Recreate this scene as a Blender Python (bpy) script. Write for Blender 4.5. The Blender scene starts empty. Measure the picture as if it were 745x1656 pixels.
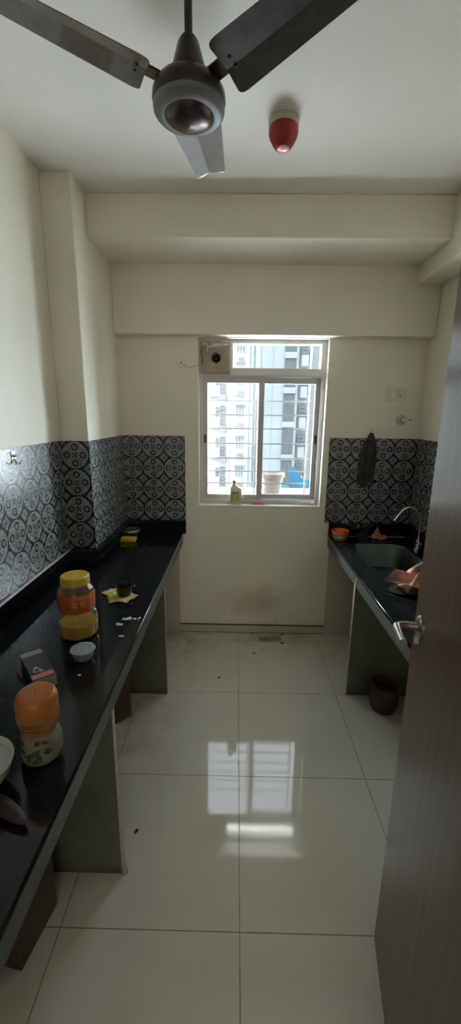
import bpy, bmesh, math, random
from math import sin, cos, pi, radians, sqrt
from mathutils import Vector, Matrix, noise
random.seed(7)
S = bpy.context.scene
COL = S.collection

# ------------------------------------------------------------------ helpers
def tag(o, label=None, cat=None, group=None, kind=None):
    if label: o['label'] = label
    if cat: o['category'] = cat
    if group: o['group'] = group
    if kind: o['kind'] = kind
    return o

def empty(name, loc=(0, 0, 0), rot=(0, 0, 0), label=None, cat=None, group=None, kind=None):
    o = bpy.data.objects.new(name, None)
    COL.objects.link(o); o.location = loc; o.rotation_euler = rot
    o.empty_display_size = .05
    return tag(o, label, cat, group, kind)

def build(name, bm, mat, parent=None, loc=None, rot=None, smooth=False, sharp=35):
    me = bpy.data.meshes.new(name)
    bmesh.ops.recalc_face_normals(bm, faces=bm.faces)
    bm.to_mesh(me); bm.free()
    if isinstance(mat, (list, tuple)):
        for m in mat: me.materials.append(m)
    elif mat: me.materials.append(mat)
    if smooth:
        for p in me.polygons: p.use_smooth = True
        try: me.set_sharp_from_angle(angle=radians(sharp))
        except Exception: pass
    o = bpy.data.objects.new(name, me); COL.objects.link(o)
    if parent: o.parent = parent
    if loc: o.location = loc
    if rot: o.rotation_euler = rot
    return o

def BM(): return bmesh.new()

def box(bm, x0, x1, y0, y1, z0, z1, bev=0, seg=2, mi=0, M=None):
    r = bmesh.ops.create_cube(bm, size=1)
    vs = r['verts']
    bmesh.ops.scale(bm, vec=(x1-x0, y1-y0, z1-z0), verts=vs)
    bmesh.ops.translate(bm, vec=((x0+x1)/2, (y0+y1)/2, (z0+z1)/2), verts=vs)
    fs = list({f for v in vs for f in v.link_faces})
    if bev > 0:
        es = list({e for v in vs for e in v.link_edges})
        rr = bmesh.ops.bevel(bm, geom=es, offset=bev, segments=seg, profile=.5, affect='EDGES')
        vs = list({v for f in rr['faces'] for v in f.verts} | {v for v in vs if v.is_valid})
        fs = list({f for v in vs for f in v.link_faces})
    for f in fs: f.material_index = mi
    if M is not None: bmesh.ops.transform(bm, matrix=M, verts=vs)
    return vs

def lathe(bm, prof, n=40, M=None, mi=0, cap0=False, cap1=False, sx=1, sy=1, fn=None):
    rings = []
    for r, z in prof:
        ring = []
        for i in range(n):
            a = 2*pi*i/n
            k = fn(a, z) if fn else 1
            ring.append(bm.verts.new((r*k*cos(a)*sx, r*k*sin(a)*sy, z)))
        rings.append(ring)
    fs = []
    for a, b in zip(rings, rings[1:]):
        for i in range(n):
            fs.append(bm.faces.new((a[i], a[(i+1) % n], b[(i+1) % n], b[i])))
    if cap0: fs.append(bm.faces.new(rings[0]))
    if cap1: fs.append(bm.faces.new(rings[-1]))
    for f in fs: f.material_index = mi
    vs = [v for r in rings for v in r]
    if M is not None: bmesh.ops.transform(bm, matrix=M, verts=vs)
    return vs

def tube(bm, pts, r, n=10, closed=True, mi=0):
    pts = [Vector(p) for p in pts]
    rs = r if isinstance(r, (list, tuple)) else [r]*len(pts)
    t0 = (pts[1]-pts[0]).normalized()
    up = Vector((0, 0, 1)) if abs(t0.z) < .9 else Vector((1, 0, 0))
    nrm = t0.cross(up).normalized()
    rings = []
    for i, p in enumerate(pts):
        a = pts[max(0, i-1)]; b = pts[min(len(pts)-1, i+1)]
        t = (b-a).normalized()
        nrm = (nrm - t*nrm.dot(t)).normalized()
        bn = t.cross(nrm)
        rings.append([bm.verts.new(p + rs[i]*(cos(2*pi*k/n)*nrm + sin(2*pi*k/n)*bn)) for k in range(n)])
    fs = []
    for a, b in zip(rings, rings[1:]):
        for k in range(n): fs.append(bm.faces.new((a[k], a[(k+1) % n], b[(k+1) % n], b[k])))
    if closed:
        fs.append(bm.faces.new(rings[0])); fs.append(bm.faces.new(rings[-1]))
    for f in fs: f.material_index = mi

def spline(pts, n=8):
    """Catmull-Rom through the points"""
    P = [Vector(p) for p in pts]; P = [P[0]*2-P[1]] + P + [P[-1]*2-P[-2]]
    out = []
    for i in range(1, len(P)-2):
        for k in range(n):
            t = k/n
            out.append(.5*((2*P[i]) + (P[i+1]-P[i-1])*t + (2*P[i-1]-5*P[i]+4*P[i+1]-P[i+2])*t*t + (3*P[i]-P[i-1]-3*P[i+1]+P[i+2])*t**3))
    out.append(P[-2]); return out

def rrect(x0, x1, y0, y1, r, n=6):
    out = []
    for cx, cy, a0 in ((x1-r, y1-r, 0), (x0+r, y1-r, 90), (x0+r, y0+r, 180), (x1-r, y0+r, 270)):
        for k in range(n+1):
            a = radians(a0 + 90*k/n); out.append((cx+r*cos(a), cy+r*sin(a)))
    return out

def circ(cx, cy, r, n=32): return [(cx+r*cos(2*pi*k/n), cy+r*sin(2*pi*k/n)) for k in range(n)]

def plate(bm, outer, holes, h, M=None, mi=0, bev=0):
    """flat plate with holes, lying in xy between z = 0 and z = h"""
    cu = bpy.data.curves.new('tmp', 'CURVE'); cu.dimensions = '2D'; cu.fill_mode = 'BOTH'
    cu.extrude = h/2 - bev; cu.bevel_depth = bev; cu.bevel_resolution = 1
    for ring in [outer] + list(holes):
        sp = cu.splines.new('POLY'); sp.points.add(len(ring)-1)
        for i, (x, y) in enumerate(ring): sp.points[i].co = (x, y, 0, 1)
        sp.use_cyclic_u = True
    ob = bpy.data.objects.new('tmp', cu)
    me = bpy.data.meshes.new_from_object(ob)
    n0 = len(bm.verts)
    bm.from_mesh(me); bm.verts.ensure_lookup_table()
    vs = bm.verts[n0:]
    bmesh.ops.remove_doubles(bm, verts=vs, dist=1e-5)
    bm.verts.ensure_lookup_table(); vs = bm.verts[n0:]
    bmesh.ops.translate(bm, vec=(0, 0, h/2), verts=vs)
    if M is not None: bmesh.ops.transform(bm, matrix=M, verts=vs)
    for f in {f for v in vs for f in v.link_faces}: f.material_index = mi
    bpy.data.objects.remove(ob); bpy.data.curves.remove(cu); bpy.data.meshes.remove(me)
    return vs

# plate standing in the XZ plane: local (x, y, z) -> world (x, Y + z, y)
def standXZ(Y): return Matrix(((1, 0, 0, 0), (0, 0, 1, Y), (0, 1, 0, 0), (0, 0, 0, 1)))

def sheet(bm, nx, ny, f, mi=0):
    g = [[bm.verts.new(f(i/nx, j/ny)) for i in range(nx+1)] for j in range(ny+1)]
    for j in range(ny):
        for i in range(nx):
            q = bm.faces.new((g[j][i], g[j][i+1], g[j+1][i+1], g[j+1][i])); q.material_index = mi

def solidify(bm, t):
    # thicken an open sheet: offset copy against the vertex normals, rims bridged
    bmesh.ops.recalc_face_normals(bm, faces=bm.faces)
    bm.normal_update()
    vs = list(bm.verts); fs = list(bm.faces)
    rim = [e for e in bm.edges if len(e.link_faces) == 1]
    cp = {v: bm.verts.new(v.co - v.normal*t) for v in vs}
    for f in fs:
        q = bm.faces.new([cp[v] for v in reversed(f.verts)]); q.material_index = f.material_index
    for e in rim:
        a, c = e.verts
        bm.faces.new((a, c, cp[c], cp[a]))

# ------------------------------------------------------------------ materials
class N:
    """tiny expression builder on math nodes"""
    def __init__(s, nt, sock): s.nt = nt; s.k = sock
    def op(s, o, b=None, c=None):
        n = s.nt.nodes.new('ShaderNodeMath'); n.operation = o
        for i, v in enumerate((s, b, c)):
            if v is None: continue
            if isinstance(v, N): s.nt.links.new(v.k, n.inputs[i])
            else: n.inputs[i].default_value = v
        return N(s.nt, n.outputs[0])
    def __add__(s, b): return s.op('ADD', b)
    def __sub__(s, b): return s.op('SUBTRACT', b)
    def __mul__(s, b): return s.op('MULTIPLY', b)
    def __truediv__(s, b): return s.op('DIVIDE', b)
    def abs(s): return s.op('ABSOLUTE')
    def sin(s): return s.op('SINE')
    def lt(s, b): return s.op('LESS_THAN', b)
    def gt(s, b): return s.op('GREATER_THAN', b)
    def mx(s, b): return s.op('MAXIMUM', b)
    def mn(s, b): return s.op('MINIMUM', b)
    def sqrt(s): return s.op('SQRT')
    def fract(s): return s.op('FRACT')
    def inv(s): return (s*-1.0)+1.0

def material(name):
    m = bpy.data.materials.new(name); m.use_nodes = True
    return m, m.node_tree, m.node_tree.nodes['Principled BSDF']

def noise_node(nt, scale, detail=3, rough=.5, stretch=None, coord='Object'):
    tc = nt.nodes.new('ShaderNodeTexCoord')
    mp = nt.nodes.new('ShaderNodeMapping')
    if stretch: mp.inputs['Scale'].default_value = stretch
    n = nt.nodes.new('ShaderNodeTexNoise')
    n.inputs['Scale'].default_value = scale; n.inputs['Detail'].default_value = detail
    n.inputs['Roughness'].default_value = rough
    nt.links.new(tc.outputs[coord], mp.inputs['Vector']); nt.links.new(mp.outputs[0], n.inputs['Vector'])
    return n.outputs['Fac']

def ramp(nt, fac, stops):
    r = nt.nodes.new('ShaderNodeValToRGB')
    el = r.color_ramp.elements
    while len(el) < len(stops): el.new(.5)
    for e, (p, c) in zip(el, stops): e.position = p; e.color = (*c, 1)
    nt.links.new(fac.k if isinstance(fac, N) else fac, r.inputs[0]); return r.outputs[0]

def mix(nt, fac, a, b):
    n = nt.nodes.new('ShaderNodeMix'); n.data_type = 'RGBA'
    for sock, v in ((n.inputs[0], fac), (n.inputs[6], a), (n.inputs[7], b)):
        if isinstance(v, N): nt.links.new(v.k, sock)
        elif isinstance(v, bpy.types.NodeSocket): nt.links.new(v, sock)
        elif isinstance(v, (int, float)): sock.default_value = v
        else: sock.default_value = (*v, 1)
    return n.outputs[2]

def simple(name, col, rough=.5, metal=0, var=.12, scale=12, bump=0, bscale=80, stretch=None, spec=.5, trans=0, ior=1.45, coat=0, alpha=1):
    m, nt, b = material(name)
    f = noise_node(nt, scale, 4, .55, stretch)
    c0 = tuple(max(0, c*(1-var)) for c in col); c1 = tuple(min(1, c*(1+var)) for c in col)
    nt.links.new(ramp(nt, f, [(.3, c0), (.7, c1)]), b.inputs['Base Color'])
    b.inputs['Roughness'].default_value = rough; b.inputs['Metallic'].default_value = metal
    b.inputs['Specular IOR Level'].default_value = spec
    b.inputs['Transmission Weight'].default_value = trans; b.inputs['IOR'].default_value = ior
    b.inputs['Coat Weight'].default_value = coat
    if bump:
        bn = nt.nodes.new('ShaderNodeBump'); bn.inputs['Strength'].default_value = bump; bn.inputs['Distance'].default_value = .002
        nt.links.new(noise_node(nt, bscale, 3), bn.inputs['Height']); nt.links.new(bn.outputs[0], b.inputs['Normal'])
    return m

def position(nt):
    g = nt.nodes.new('ShaderNodeNewGeometry'); s = nt.nodes.new('ShaderNodeSeparateXYZ')
    nt.links.new(g.outputs['Position'], s.inputs[0])
    return [N(nt, s.outputs[i]) for i in range(3)]

WALLC = (.78, .735, .63)
def mat_wall(name, col=WALLC, stain=False):
    m, nt, b = material(name)
    f = noise_node(nt, 1.6, 4, .6)
    base = ramp(nt, f, [(.3, tuple(c*.94 for c in col)), (.7, tuple(min(1, c*1.04) for c in col))])
    if stain:   # grubby patch low on the wall under the window, a few marks
        x, y, z = position(nt)
        dx = (x-.18)/.34; dz = (z-.27)/.17
        d = (dx*dx+dz*dz).sqrt()
        n2 = N(nt, noise_node(nt, 9, 5, .65))
        k = (d.inv()*.85 + (n2-.5)*1.2).mx(0).mn(1)*.6
        base = mix(nt, k, base, (.34, .24, .15))
        n3 = N(nt, noise_node(nt, 26, 2, .5))
        low = (z.inv()-.25).mx(0).mn(1)
        base = mix(nt, n3.gt(.735)*low, base, (.16, .13, .1))
    nt.links.new(base, b.inputs['Base Color'])
    b.inputs['Roughness'].default_value = .55; b.inputs['Specular IOR Level'].default_value = .3
    bn = nt.nodes.new('ShaderNodeBump'); bn.inputs['Strength'].default_value = .15; bn.inputs['Distance'].default_value = .002
    nt.links.new(noise_node(nt, 35, 4), bn.inputs['Height']); nt.links.new(bn.outputs[0], b.inputs['Normal'])
    return m

X0F, Y0F = .035, .988       # floor joints
def mat_floor():
    m, nt, b = material('polished_floor_tile')
    x, y, z = position(nt)
    fx = ((x-X0F)/.6).fract(); fy = ((y-Y0F)/.6).fract()
    ex = fx.mn(fx.inv()); ey = fy.mn(fy.inv())
    e = ex.mn(ey)
    wob = (N(nt, noise_node(nt, 14, 4))-.5)*.004
    grout = (e+wob).lt(.0028)
    f = noise_node(nt, 1.1, 5, .6)
    base = ramp(nt, f, [(.3, (.57, .55, .48)), (.7, (.65, .625, .55))])
    # brown grime collecting beside the panels and along the back wall
    n2 = N(nt, noise_node(nt, 5, 5, .7))
    g1 = ((y-2.45)/.5).mx(0).mn(1)
    g2 = ((x*-1.0-.22)/.3).mx(0).mn(1)*((y-1.2)/.5).mx(0).mn(1)
    g3 = ((x-.5)/.4).mx(0).mn(1)*((y-1.6)/.6).mx(0).mn(1)
    k = (((n2-.36)*2.6).mx(0)*(g1+g2*.9+g3*.4)).mn(1)*.7
    base = mix(nt, k, base, (.26, .185, .10))
    n4 = N(nt, noise_node(nt, 30, 3, .6))
    base = mix(nt, (n4.gt(.76))*(g1+g2+.15).mn(1), base, (.1, .075, .05))
    base = mix(nt, grout, base, (.17, .135, .09))
    nt.links.new(base, b.inputs['Base Color'])
    rn = N(nt, noise_node(nt, 4, 4))*.07+.02
    nt.links.new((rn+grout*.5).k, b.inputs['Roughness'])
    b.inputs['Specular IOR Level'].default_value = .8
    return m

def mat_pattern():
    m, nt, b = material('patterned_wall_tile')
    uv = nt.nodes.new('ShaderNodeUVMap'); s = nt.nodes.new('ShaderNodeSeparateXYZ')
    nt.links.new(uv.outputs[0], s.inputs[0])
    u = N(nt, s.outputs[0]); v = N(nt, s.outputs[1])
    x = u.fract()-.5; y = v.fract()-.5
    ax, ay = x.abs(), y.abs()
    r = (x*x+y*y).sqrt()
    def band(q, c, w): return (q-c).abs().lt(w)
    mxx = ax.mx(ay); mnn = ax.mn(ay)
    dx = mxx-.292; d1 = (dx*dx+mnn*mnn).sqrt()
    th = y.op('ARCTAN2', x)
    disc = r.lt(.44)
    fil = ((th*20.0).sin()*(r*62.0).sin()).gt(-.12)
    body = disc*(fil*.34+.24)
    # arcs linking the four roundels
    dd = ((mxx-.36)*(mxx-.36)+(mnn-.36)*(mnn-.36)).sqrt()
    arc = band(dd, .135, .010)*disc
    body = body.mx(arc*.95)
    hole = d1.lt(.138)
    ringd = band(d1, .147, .009)
    motif = d1.lt(.074)*(((mxx*85.0).sin()*((mnn*60.0)+.9).sin()).gt(-.1))*.9
    body = body*(hole.inv()) + hole*motif
    body = body.mx(ringd*1.0)
    sq = mxx.lt(.092)
    sqp = band(ax+ay, .075, .008).mx(band(ax+ay, .03, .007)).mx(band(mxx, .088, .005))*.6
    body = body*(sq.inv()) + sq*sqp
    ring = band(r, .462, .0085).mx(band(r, .445, .003))
    body = body.mx(ring)
    cx = ax*-1.0+.5; cy = ay*-1.0+.5
    cd = cx+cy; cm = cx.mx(cy)
    pet = ((cx*cx+cy*cy).sqrt())
    flower = cd.lt(.205)*((((cx-cy).abs()*95.0).sin()*(cd*80.0).sin()).gt(-.35)*.5+.08)
    flower = flower.mx(band(cd, .19, .012)*.85)
    flower = flower*(pet.lt(.03).inv())
    body = body.mx(flower)
    n = N(nt, noise_node(nt, 120, 3))
    body = body*(n*.5+.7)
    col = mix(nt, body.mn(1), (.010, .012, .0125), (.36, .385, .38))
    nt.links.new(col, b.inputs['Base Color'])
    rr = N(nt, noise_node(nt, 60, 3))*.10+.22
    nt.links.new(rr.k, b.inputs['Roughness'])
    b.inputs['Specular IOR Level'].default_value = .55
    return m

def mat_granite(name, base, fleck, rough, spec=.5, amt=.62, dust=0):
    m, nt, b = material(name)
    f = noise_node(nt, 260, 2, .6)
    c = ramp(nt, f, [(amt-.02, base), (amt+.1, fleck)])
    g = noise_node(nt, 3.5, 4, .6)
    c2 = mix(nt, (N(nt, g)-.35).mx(0)*.9, c, tuple(k*1.9 for k in fleck) if dust else base)
    nt.links.new(c2, b.inputs['Base Color'])
    rr = N(nt, noise_node(nt, 6, 5))*.14+(rough-.05)
    nt.links.new(rr.k, b.inputs['Roughness'])
    b.inputs['Specular IOR Level'].default_value = spec
    return m

def mat_stone(name, base, dark, rough=.5):
    m, nt, b = material(name)
    f = noise_node(nt, 4.5, 6, .65)
    f2 = N(nt, noise_node(nt, 14, 5, .7))
    c = ramp(nt, f, [(.35, dark), (.62, base)])
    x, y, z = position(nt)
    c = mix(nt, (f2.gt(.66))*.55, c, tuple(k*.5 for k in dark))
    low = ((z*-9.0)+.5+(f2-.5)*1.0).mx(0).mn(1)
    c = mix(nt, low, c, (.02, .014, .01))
    nt.links.new(c, b.inputs['Base Color']); b.inputs['Roughness'].default_value = rough
    return m

def mat_wood(name):
    m, nt, b = material(name)
    f = noise_node(nt, 3, 6, .65, (14, 14, .55))
    f2 = noise_node(nt, 1, 4, .6, (90, 90, 1.6))
    c = ramp(nt, f, [(.28, (.050, .027, .016)), (.5, (.098, .056, .034)), (.72, (.15, .092, .058))])
    c = mix(nt, N(nt, f2)*.5, c, (.075, .048, .033))
    nt.links.new(c, b.inputs['Base Color'])
    b.inputs['Roughness'].default_value = .40; b.inputs['Specular IOR Level'].default_value = .35; b.inputs['Coat Weight'].default_value = .42; b.inputs['Coat Roughness'].default_value = .2
    bn = nt.nodes.new('ShaderNodeBump'); bn.inputs['Strength'].default_value = .25; bn.inputs['Distance'].default_value = .001
    nt.links.new(f2, bn.inputs['Height']); nt.links.new(bn.outputs[0], b.inputs['Normal'])
    return m

def mat_pane():
    m = bpy.data.materials.new('window_glass'); m.use_nodes = True; nt = m.node_tree
    nt.nodes.clear()
    o = nt.nodes.new('ShaderNodeOutputMaterial'); mx = nt.nodes.new('ShaderNodeMixShader')
    t = nt.nodes.new('ShaderNodeBsdfTransparent'); g = nt.nodes.new('ShaderNodeBsdfGlossy'); fr = nt.nodes.new('ShaderNodeFresnel')
    t.inputs[0].default_value = (.93, .96, .96, 1); g.inputs['Roughness'].default_value = .02
    gm = nt.nodes.new('ShaderNodeNewGeometry')
    nt.links.new((N(nt, fr.outputs[0])*N(nt, gm.outputs['Backfacing']).inv()).k, mx.inputs[0]); nt.links.new(t.outputs[0], mx.inputs[1]); nt.links.new(g.outputs[0], mx.inputs[2])
    nt.links.new(mx.outputs[0], o.inputs[0]); return m

def mat_clear(name, tint, diff, amount):
    # thin clear plastic: mostly see-through, a little body colour, a sheen on the outside
    m = bpy.data.materials.new(name); m.use_nodes = True; nt = m.node_tree; nt.nodes.clear()
    o = nt.nodes.new('ShaderNodeOutputMaterial'); m1 = nt.nodes.new('ShaderNodeMixShader'); m2 = nt.nodes.new('ShaderNodeMixShader')
    t = nt.nodes.new('ShaderNodeBsdfTransparent'); t.inputs[0].default_value = (*tint, 1)
    d = nt.nodes.new('ShaderNodeBsdfDiffuse'); nt.links.new(ramp(nt, noise_node(nt, 20, 3), [(.3, tuple(c*.8 for c in diff)), (.7, diff)]), d.inputs[0])
    g = nt.nodes.new('ShaderNodeBsdfGlossy'); g.inputs['Roughness'].default_value = .12
    fr = nt.nodes.new('ShaderNodeFresnel'); gm = nt.nodes.new('ShaderNodeNewGeometry')
    m1.inputs[0].default_value = amount
    nt.links.new(t.outputs[0], m1.inputs[1]); nt.links.new(d.outputs[0], m1.inputs[2])
    nt.links.new((N(nt, fr.outputs[0])*N(nt, gm.outputs['Backfacing']).inv()).k, m2.inputs[0])
    nt.links.new(m1.outputs[0], m2.inputs[1]); nt.links.new(g.outputs[0], m2.inputs[2]); nt.links.new(m2.outputs[0], o.inputs[0])
    return m

M = {}
M['wall'] = mat_wall('cream_wall_paint'); M['wall_stain'] = mat_wall('cream_wall_paint_stained', stain=True)
M['ceiling'] = mat_wall('ceiling_paint', (.76, .735, .68))
M['floor'] = mat_floor(); M['pattern'] = mat_pattern()
M['granite'] = mat_granite('black_granite', (.006, .008, .009), (.020, .025, .026), .09, .32)
M['edge'] = mat_granite('honed_granite_edge', (.052, .060, .050), (.095, .105, .09), .42, .5)
M['grout'] = simple('white_grout', (.62, .62, .6), .6)
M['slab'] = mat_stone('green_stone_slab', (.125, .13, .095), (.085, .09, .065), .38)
M['slabedge'] = simple('slab_cut_edge', (.42, .37, .28), .6, var=.25, scale=40)
M['cement'] = simple('cement_plaster', (.50, .45, .37), .7, var=.1, scale=6)
M['skirt'] = simple('skirting_tile', (.50, .46, .37), .3, var=.1)
M['door'] = mat_wood('door_laminate')
M['steel'] = simple('brushed_steel', (.58, .57, .55), .28, 1, var=.08, scale=40)
M['sink'] = simple('sink_steel', (.15, .165, .15), .38, 1, var=.15, scale=9)
M['chrome'] = simple('chrome', (.75, .76, .77), .1, 1, var=.03)
M['upvc'] = simple('aluminium_frame', (.56, .54, .50), .4, 0, var=.06, scale=5)
M['sash'] = simple('sash_frame', (.47, .45, .44), .4, 0, var=.06, scale=5)
M['white'] = simple('white_plastic', (.75, .74, .70), .4, var=.04)
M['ivory'] = simple('ivory_plastic', (.70, .66, .57), .4, var=.04)
M['black'] = simple('black_plastic', (.012, .012, .013), .35, var=.2)
M['pane'] = mat_pane()
M['fan'] = simple('brown_fan_paint', (.050, .036, .028), .38, .55, var=.3, scale=18, coat=.3)
M['fanblade'] = simple('dusty_fan_blade', (.050, .043, .039), .34, .1, var=.35, scale=30, coat=.9)
M['fanring'] = simple('fan_trim_ring', (.20, .21, .215), .45, .3)
M['dome'] = simple('fan_dome', (.10, .075, .07), .3, .9, var=.1)
M['red'] = simple('red_plastic', (.33, .018, .010), .4, var=.1)
M['redpale'] = simple('pale_red_lens', (.80, .38, .36), .25, var=.05)
M['pvc'] = simple('cream_detector_base', (.55, .50, .38), .5)
M['card'] = simple('cardboard', (.36, .29, .205), .75, var=.22, scale=10, bump=.2)
M['paper'] = simple('torn_paper', (.66, .60, .50), .8, var=.12, scale=30)
M['rail'] = simple('grille_paint', (.26, .27, .29), .5, var=.05)
M['yellowcap'] = simple('mustard_cap', (.46, .31, .035), .45, var=.08)
M['orangecap'] = simple('orange_cap', (.36, .115, .020), .42, var=.12, scale=20)
M['oil'] = mat_clear('cooking_oil', (.95, .75, .2), (.60, .40, .04), .62)
M['clear'] = mat_clear('clear_plastic', (.97, .95, .92), (.42, .36, .28), .16)
M['jarlabel'] = simple('orange_red_label', (.36, .085, .03), .45, var=.3, scale=18)
M['glyph'] = simple('label_gold', (.70, .30, .07), .5)
M['frost'] = simple('frosted_plastic', (.46, .49, .47), .35, trans=.35, var=.1, ior=1.2)
M['foil'] = simple('foil_lid', (.30, .32, .34), .42, .25, var=.25, scale=60, bump=.4)
M['packblack'] = simple('black_carton', (.016, .016, .018), .3, var=.3, scale=20)
M['packend'] = simple('pale_carton_end', (.42, .35, .31), .6, var=.1)
M['pink'] = simple('pink_print', (.45, .17, .19), .5, var=.2)
M['silver'] = simple('grey_print', (.36, .35, .34), .4, .3)
M['jarbody'] = simple('printed_jar_sleeve', (.17, .16, .11), .4, var=.25, scale=30)
M['jargreen'] = simple('jar_green_print', (.035, .055, .035), .5, var=.5, scale=40)
M['jarband'] = simple('jar_orange_band', (.25, .115, .03), .45, var=.15, scale=20)
M['jarline'] = simple('jar_brown_line', (.17, .06, .02), .5)
M['ceramic'] = simple('white_bowl', (.52, .52, .44), .25, var=.06)
M['content'] = simple('white_bowl_content', (.50, .51, .53), .35, var=.06)
M['potato'] = simple('brown_skin', (.030, .017, .012), .6, var=.6, scale=30, bump=.4)
M['sponge'] = simple('yellow_sponge', (.62, .42, .03), .85, var=.15, scale=60, bump=.6)
M['wrap'] = simple('yellow_wrapper', (.55, .42, .15), .5, var=.25, scale=30)
M['powder'] = simple('white_powder', (.50, .53, .54), .9, var=.1)
M['tubred'] = simple('orange_red_tub', (.60, .10, .03), .35, var=.1)
M['tubgreen'] = simple('olive_tub', (.26, .26, .05), .4, var=.15)
M['rag'] = simple('dark_rag', (.050, .040, .040), .95, var=.45, scale=30, bump=.5)
M['ragblack'] = simple('black_cloth', (.014, .013, .014), .9, var=.4, scale=30)
M['cloth'] = simple('peach_cloth', (.30, .15, .105), .9, var=.7, scale=16, bump=.3)
M['clothred'] = simple('red_packet', (.42, .10, .075), .5, var=.45, scale=55)
M['clay'] = simple('dark_maroon_pot', (.050, .020, .016), .6, var=.25)
M['cartonbrown'] = simple('brown_carton', (.095, .055, .035), .75, var=.18, scale=8)
M['cartondark'] = simple('dark_brown_carton', (.060, .038, .028), .6, var=.4, scale=9, bump=.4, bscale=10)
M['bottle'] = simple('white_bottle', (.70, .70, .55), .35, trans=.25, var=.03)
M['caporange'] = simple('orange_bottle_cap', (.62, .33, .02), .45)
M['labelgreen'] = simple('green_bottle_label', (.22, .34, .20), .5, var=.15, scale=40)
M['labelyellow'] = simple('yellow_bottle_emblem', (.60, .50, .06), .5, var=.1)
M['pinkred'] = simple('red_strip', (.62, .07, .08), .5)
M['cable'] = simple('grey_cable', (.40, .38, .34), .5)
M['debris'] = simple('dark_debris', (.035, .026, .02), .8, var=.3, scale=90)
M['planter'] = simple('white_planter', (.34, .29, .265), .6, var=.08)
M['ledge'] = simple('ledge_concrete', (.34, .31, .30), .8, var=.15, scale=30)
M['bldA'] = simple('pale_facade', (.80, .80, .80), .9, var=.04, scale=.4)
M['bldB'] = simple('bluish_facade', (.47, .52, .54), .9, var=.07, scale=.6)
M['bldC'] = simple('grey_facade', (.42, .43, .45), .9, var=.07, scale=.6)
M['bwin'] = simple('facade_window', (.36, .42, .46), .5, var=.25, scale=1.5)
M['bgrill'] = simple('facade_grille', (.42, .42, .43), .7, var=.2, scale=2)
M['bslab'] = simple('facade_ledge', (.50, .48, .48), .9, var=.1)
M['fin'] = simple('grey_fin', (.17, .19, .20), .7)
M['blue'] = simple('blue_tarpaulin', (.05, .22, .36), .6, var=.12, scale=1)
M['cyan'] = simple('cyan_roof_sheet', (.06, .33, .36), .6, var=.1, scale=1)
M['ground'] = simple('street_ground', (.28, .27, .25), .9, var=.2, scale=.2)

# ------------------------------------------------------------------ room dimensions
XL, XC, XR = -.964, -.812, 1.278
YB, YC = 2.916, 2.235
Y1, Y2 = 2.43, 2.83
ZC, Z1, Z2, ZR = 2.797, 2.592, 2.184, 2.487
XRB = 1.122
ZK, ZKB = .811, .728
ZS, ZT = .911, 1.527
XKL, XKR = -.393, .693
YF = .08
T = .12
def struct(name, bm, m, parent=None, label=None, **k):
    o = build(name, bm, m, parent, **k)
    if not parent: o['kind'] = 'structure'
    if label: o['label'] = label
    return o

b = BM(); box(b, -2.2, 2.2, -2.7, YB+.0, -.12, 0)
struct('floor', b, M['floor'], label='large cream polished floor tiles with brown grout joints')
b = BM(); box(b, -2.2, 2.2, -2.7, YB+.3, ZC, ZC+.12)
struct('ceiling', b, M['ceiling'], label='cream painted ceiling over the fan')
b = BM(); box(b, XL-T, XL, YF, YB+.2, 0, ZC)
struct('wall_left', b, M['wall'], label='cream wall behind the long black counter')
b = BM(); box(b, XL, XC, YC, YB, 0, ZC, .004, 1)
struct('wall_left_column', b, M['wall'], label='square column standing out from the left wall')
b = BM(); box(b, XR, XR+T, YF, YB+.2, 0, ZC)
struct('wall_right', b, M['wall'], label='cream wall on the sink side')
b = BM()
WL, WR, WB = -.272, .618, 1.014
plate(b, [(XL-T, 0), (XR+T, 0), (XR+T, ZC), (XL-T, ZC)], [[(WL, WB), (WR, WB), (WR, Z2), (WL, Z2)]], .2, standXZ(YB))
struct('wall_back', b, M['wall_stain'], label='end wall with the window, grubby below the sill')
b = BM(); plate(b, [(-2.2, 0), (-.46, 0), (-.46, 2.1), (.37, 2.1), (.37, 0), (2.2, 0), (2.2, ZC), (-2.2, ZC)], [], .13, standXZ(YF-.13))
struct('wall_front', b, M['wall'], label='wall with the open doorway')
for nm, args in (('wall_hall_left', (-2.2, -2.1, -2.7, YF-.13, 0, ZC)), ('wall_hall_right', (2.1, 2.2, -2.7, YF-.13, 0, ZC)), ('wall_hall_rear', (-2.1, 2.1, -2.7, -2.6, 0, ZC))):
    b = BM(); box(b, *args); struct(nm, b, M['wall'], label='plain painted wall of the adjoining hall')
b = BM(); box(b, XC, XR, Y1, Y2, Z1, ZC, .006, 2)
struct('trim_1', b, M['wall'], label='deep ceiling beam across the room, nearest')
b = BM(); box(b, XC, XR, Y2, YB, Z2, ZC, .006, 2)
struct('trim_2', b, M['wall'], label='beam just above the window')
b = BM(); box(b, XRB, XR, YF, Y2, ZR, ZC, .006, 2)
struct('trim_3', b, M['wall'], label='boxed beam along the top of the right wall')
b = BM(); box(b, -.421, .707, YB-.012, YB, 0, .064, .001, 1)
bb = struct('baseboard_back', b, M['skirt'], label='tile skirting under the window')
b = BM(); box(b, -.421, .707, YB-.0125, YB, .064, .0675); box(b, -.421, .707, YB-.0135, YB-.012, 0, .0035); build('grout_line', b, M['debris'], bb)['label'] = 'dark grimy joint'

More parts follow.
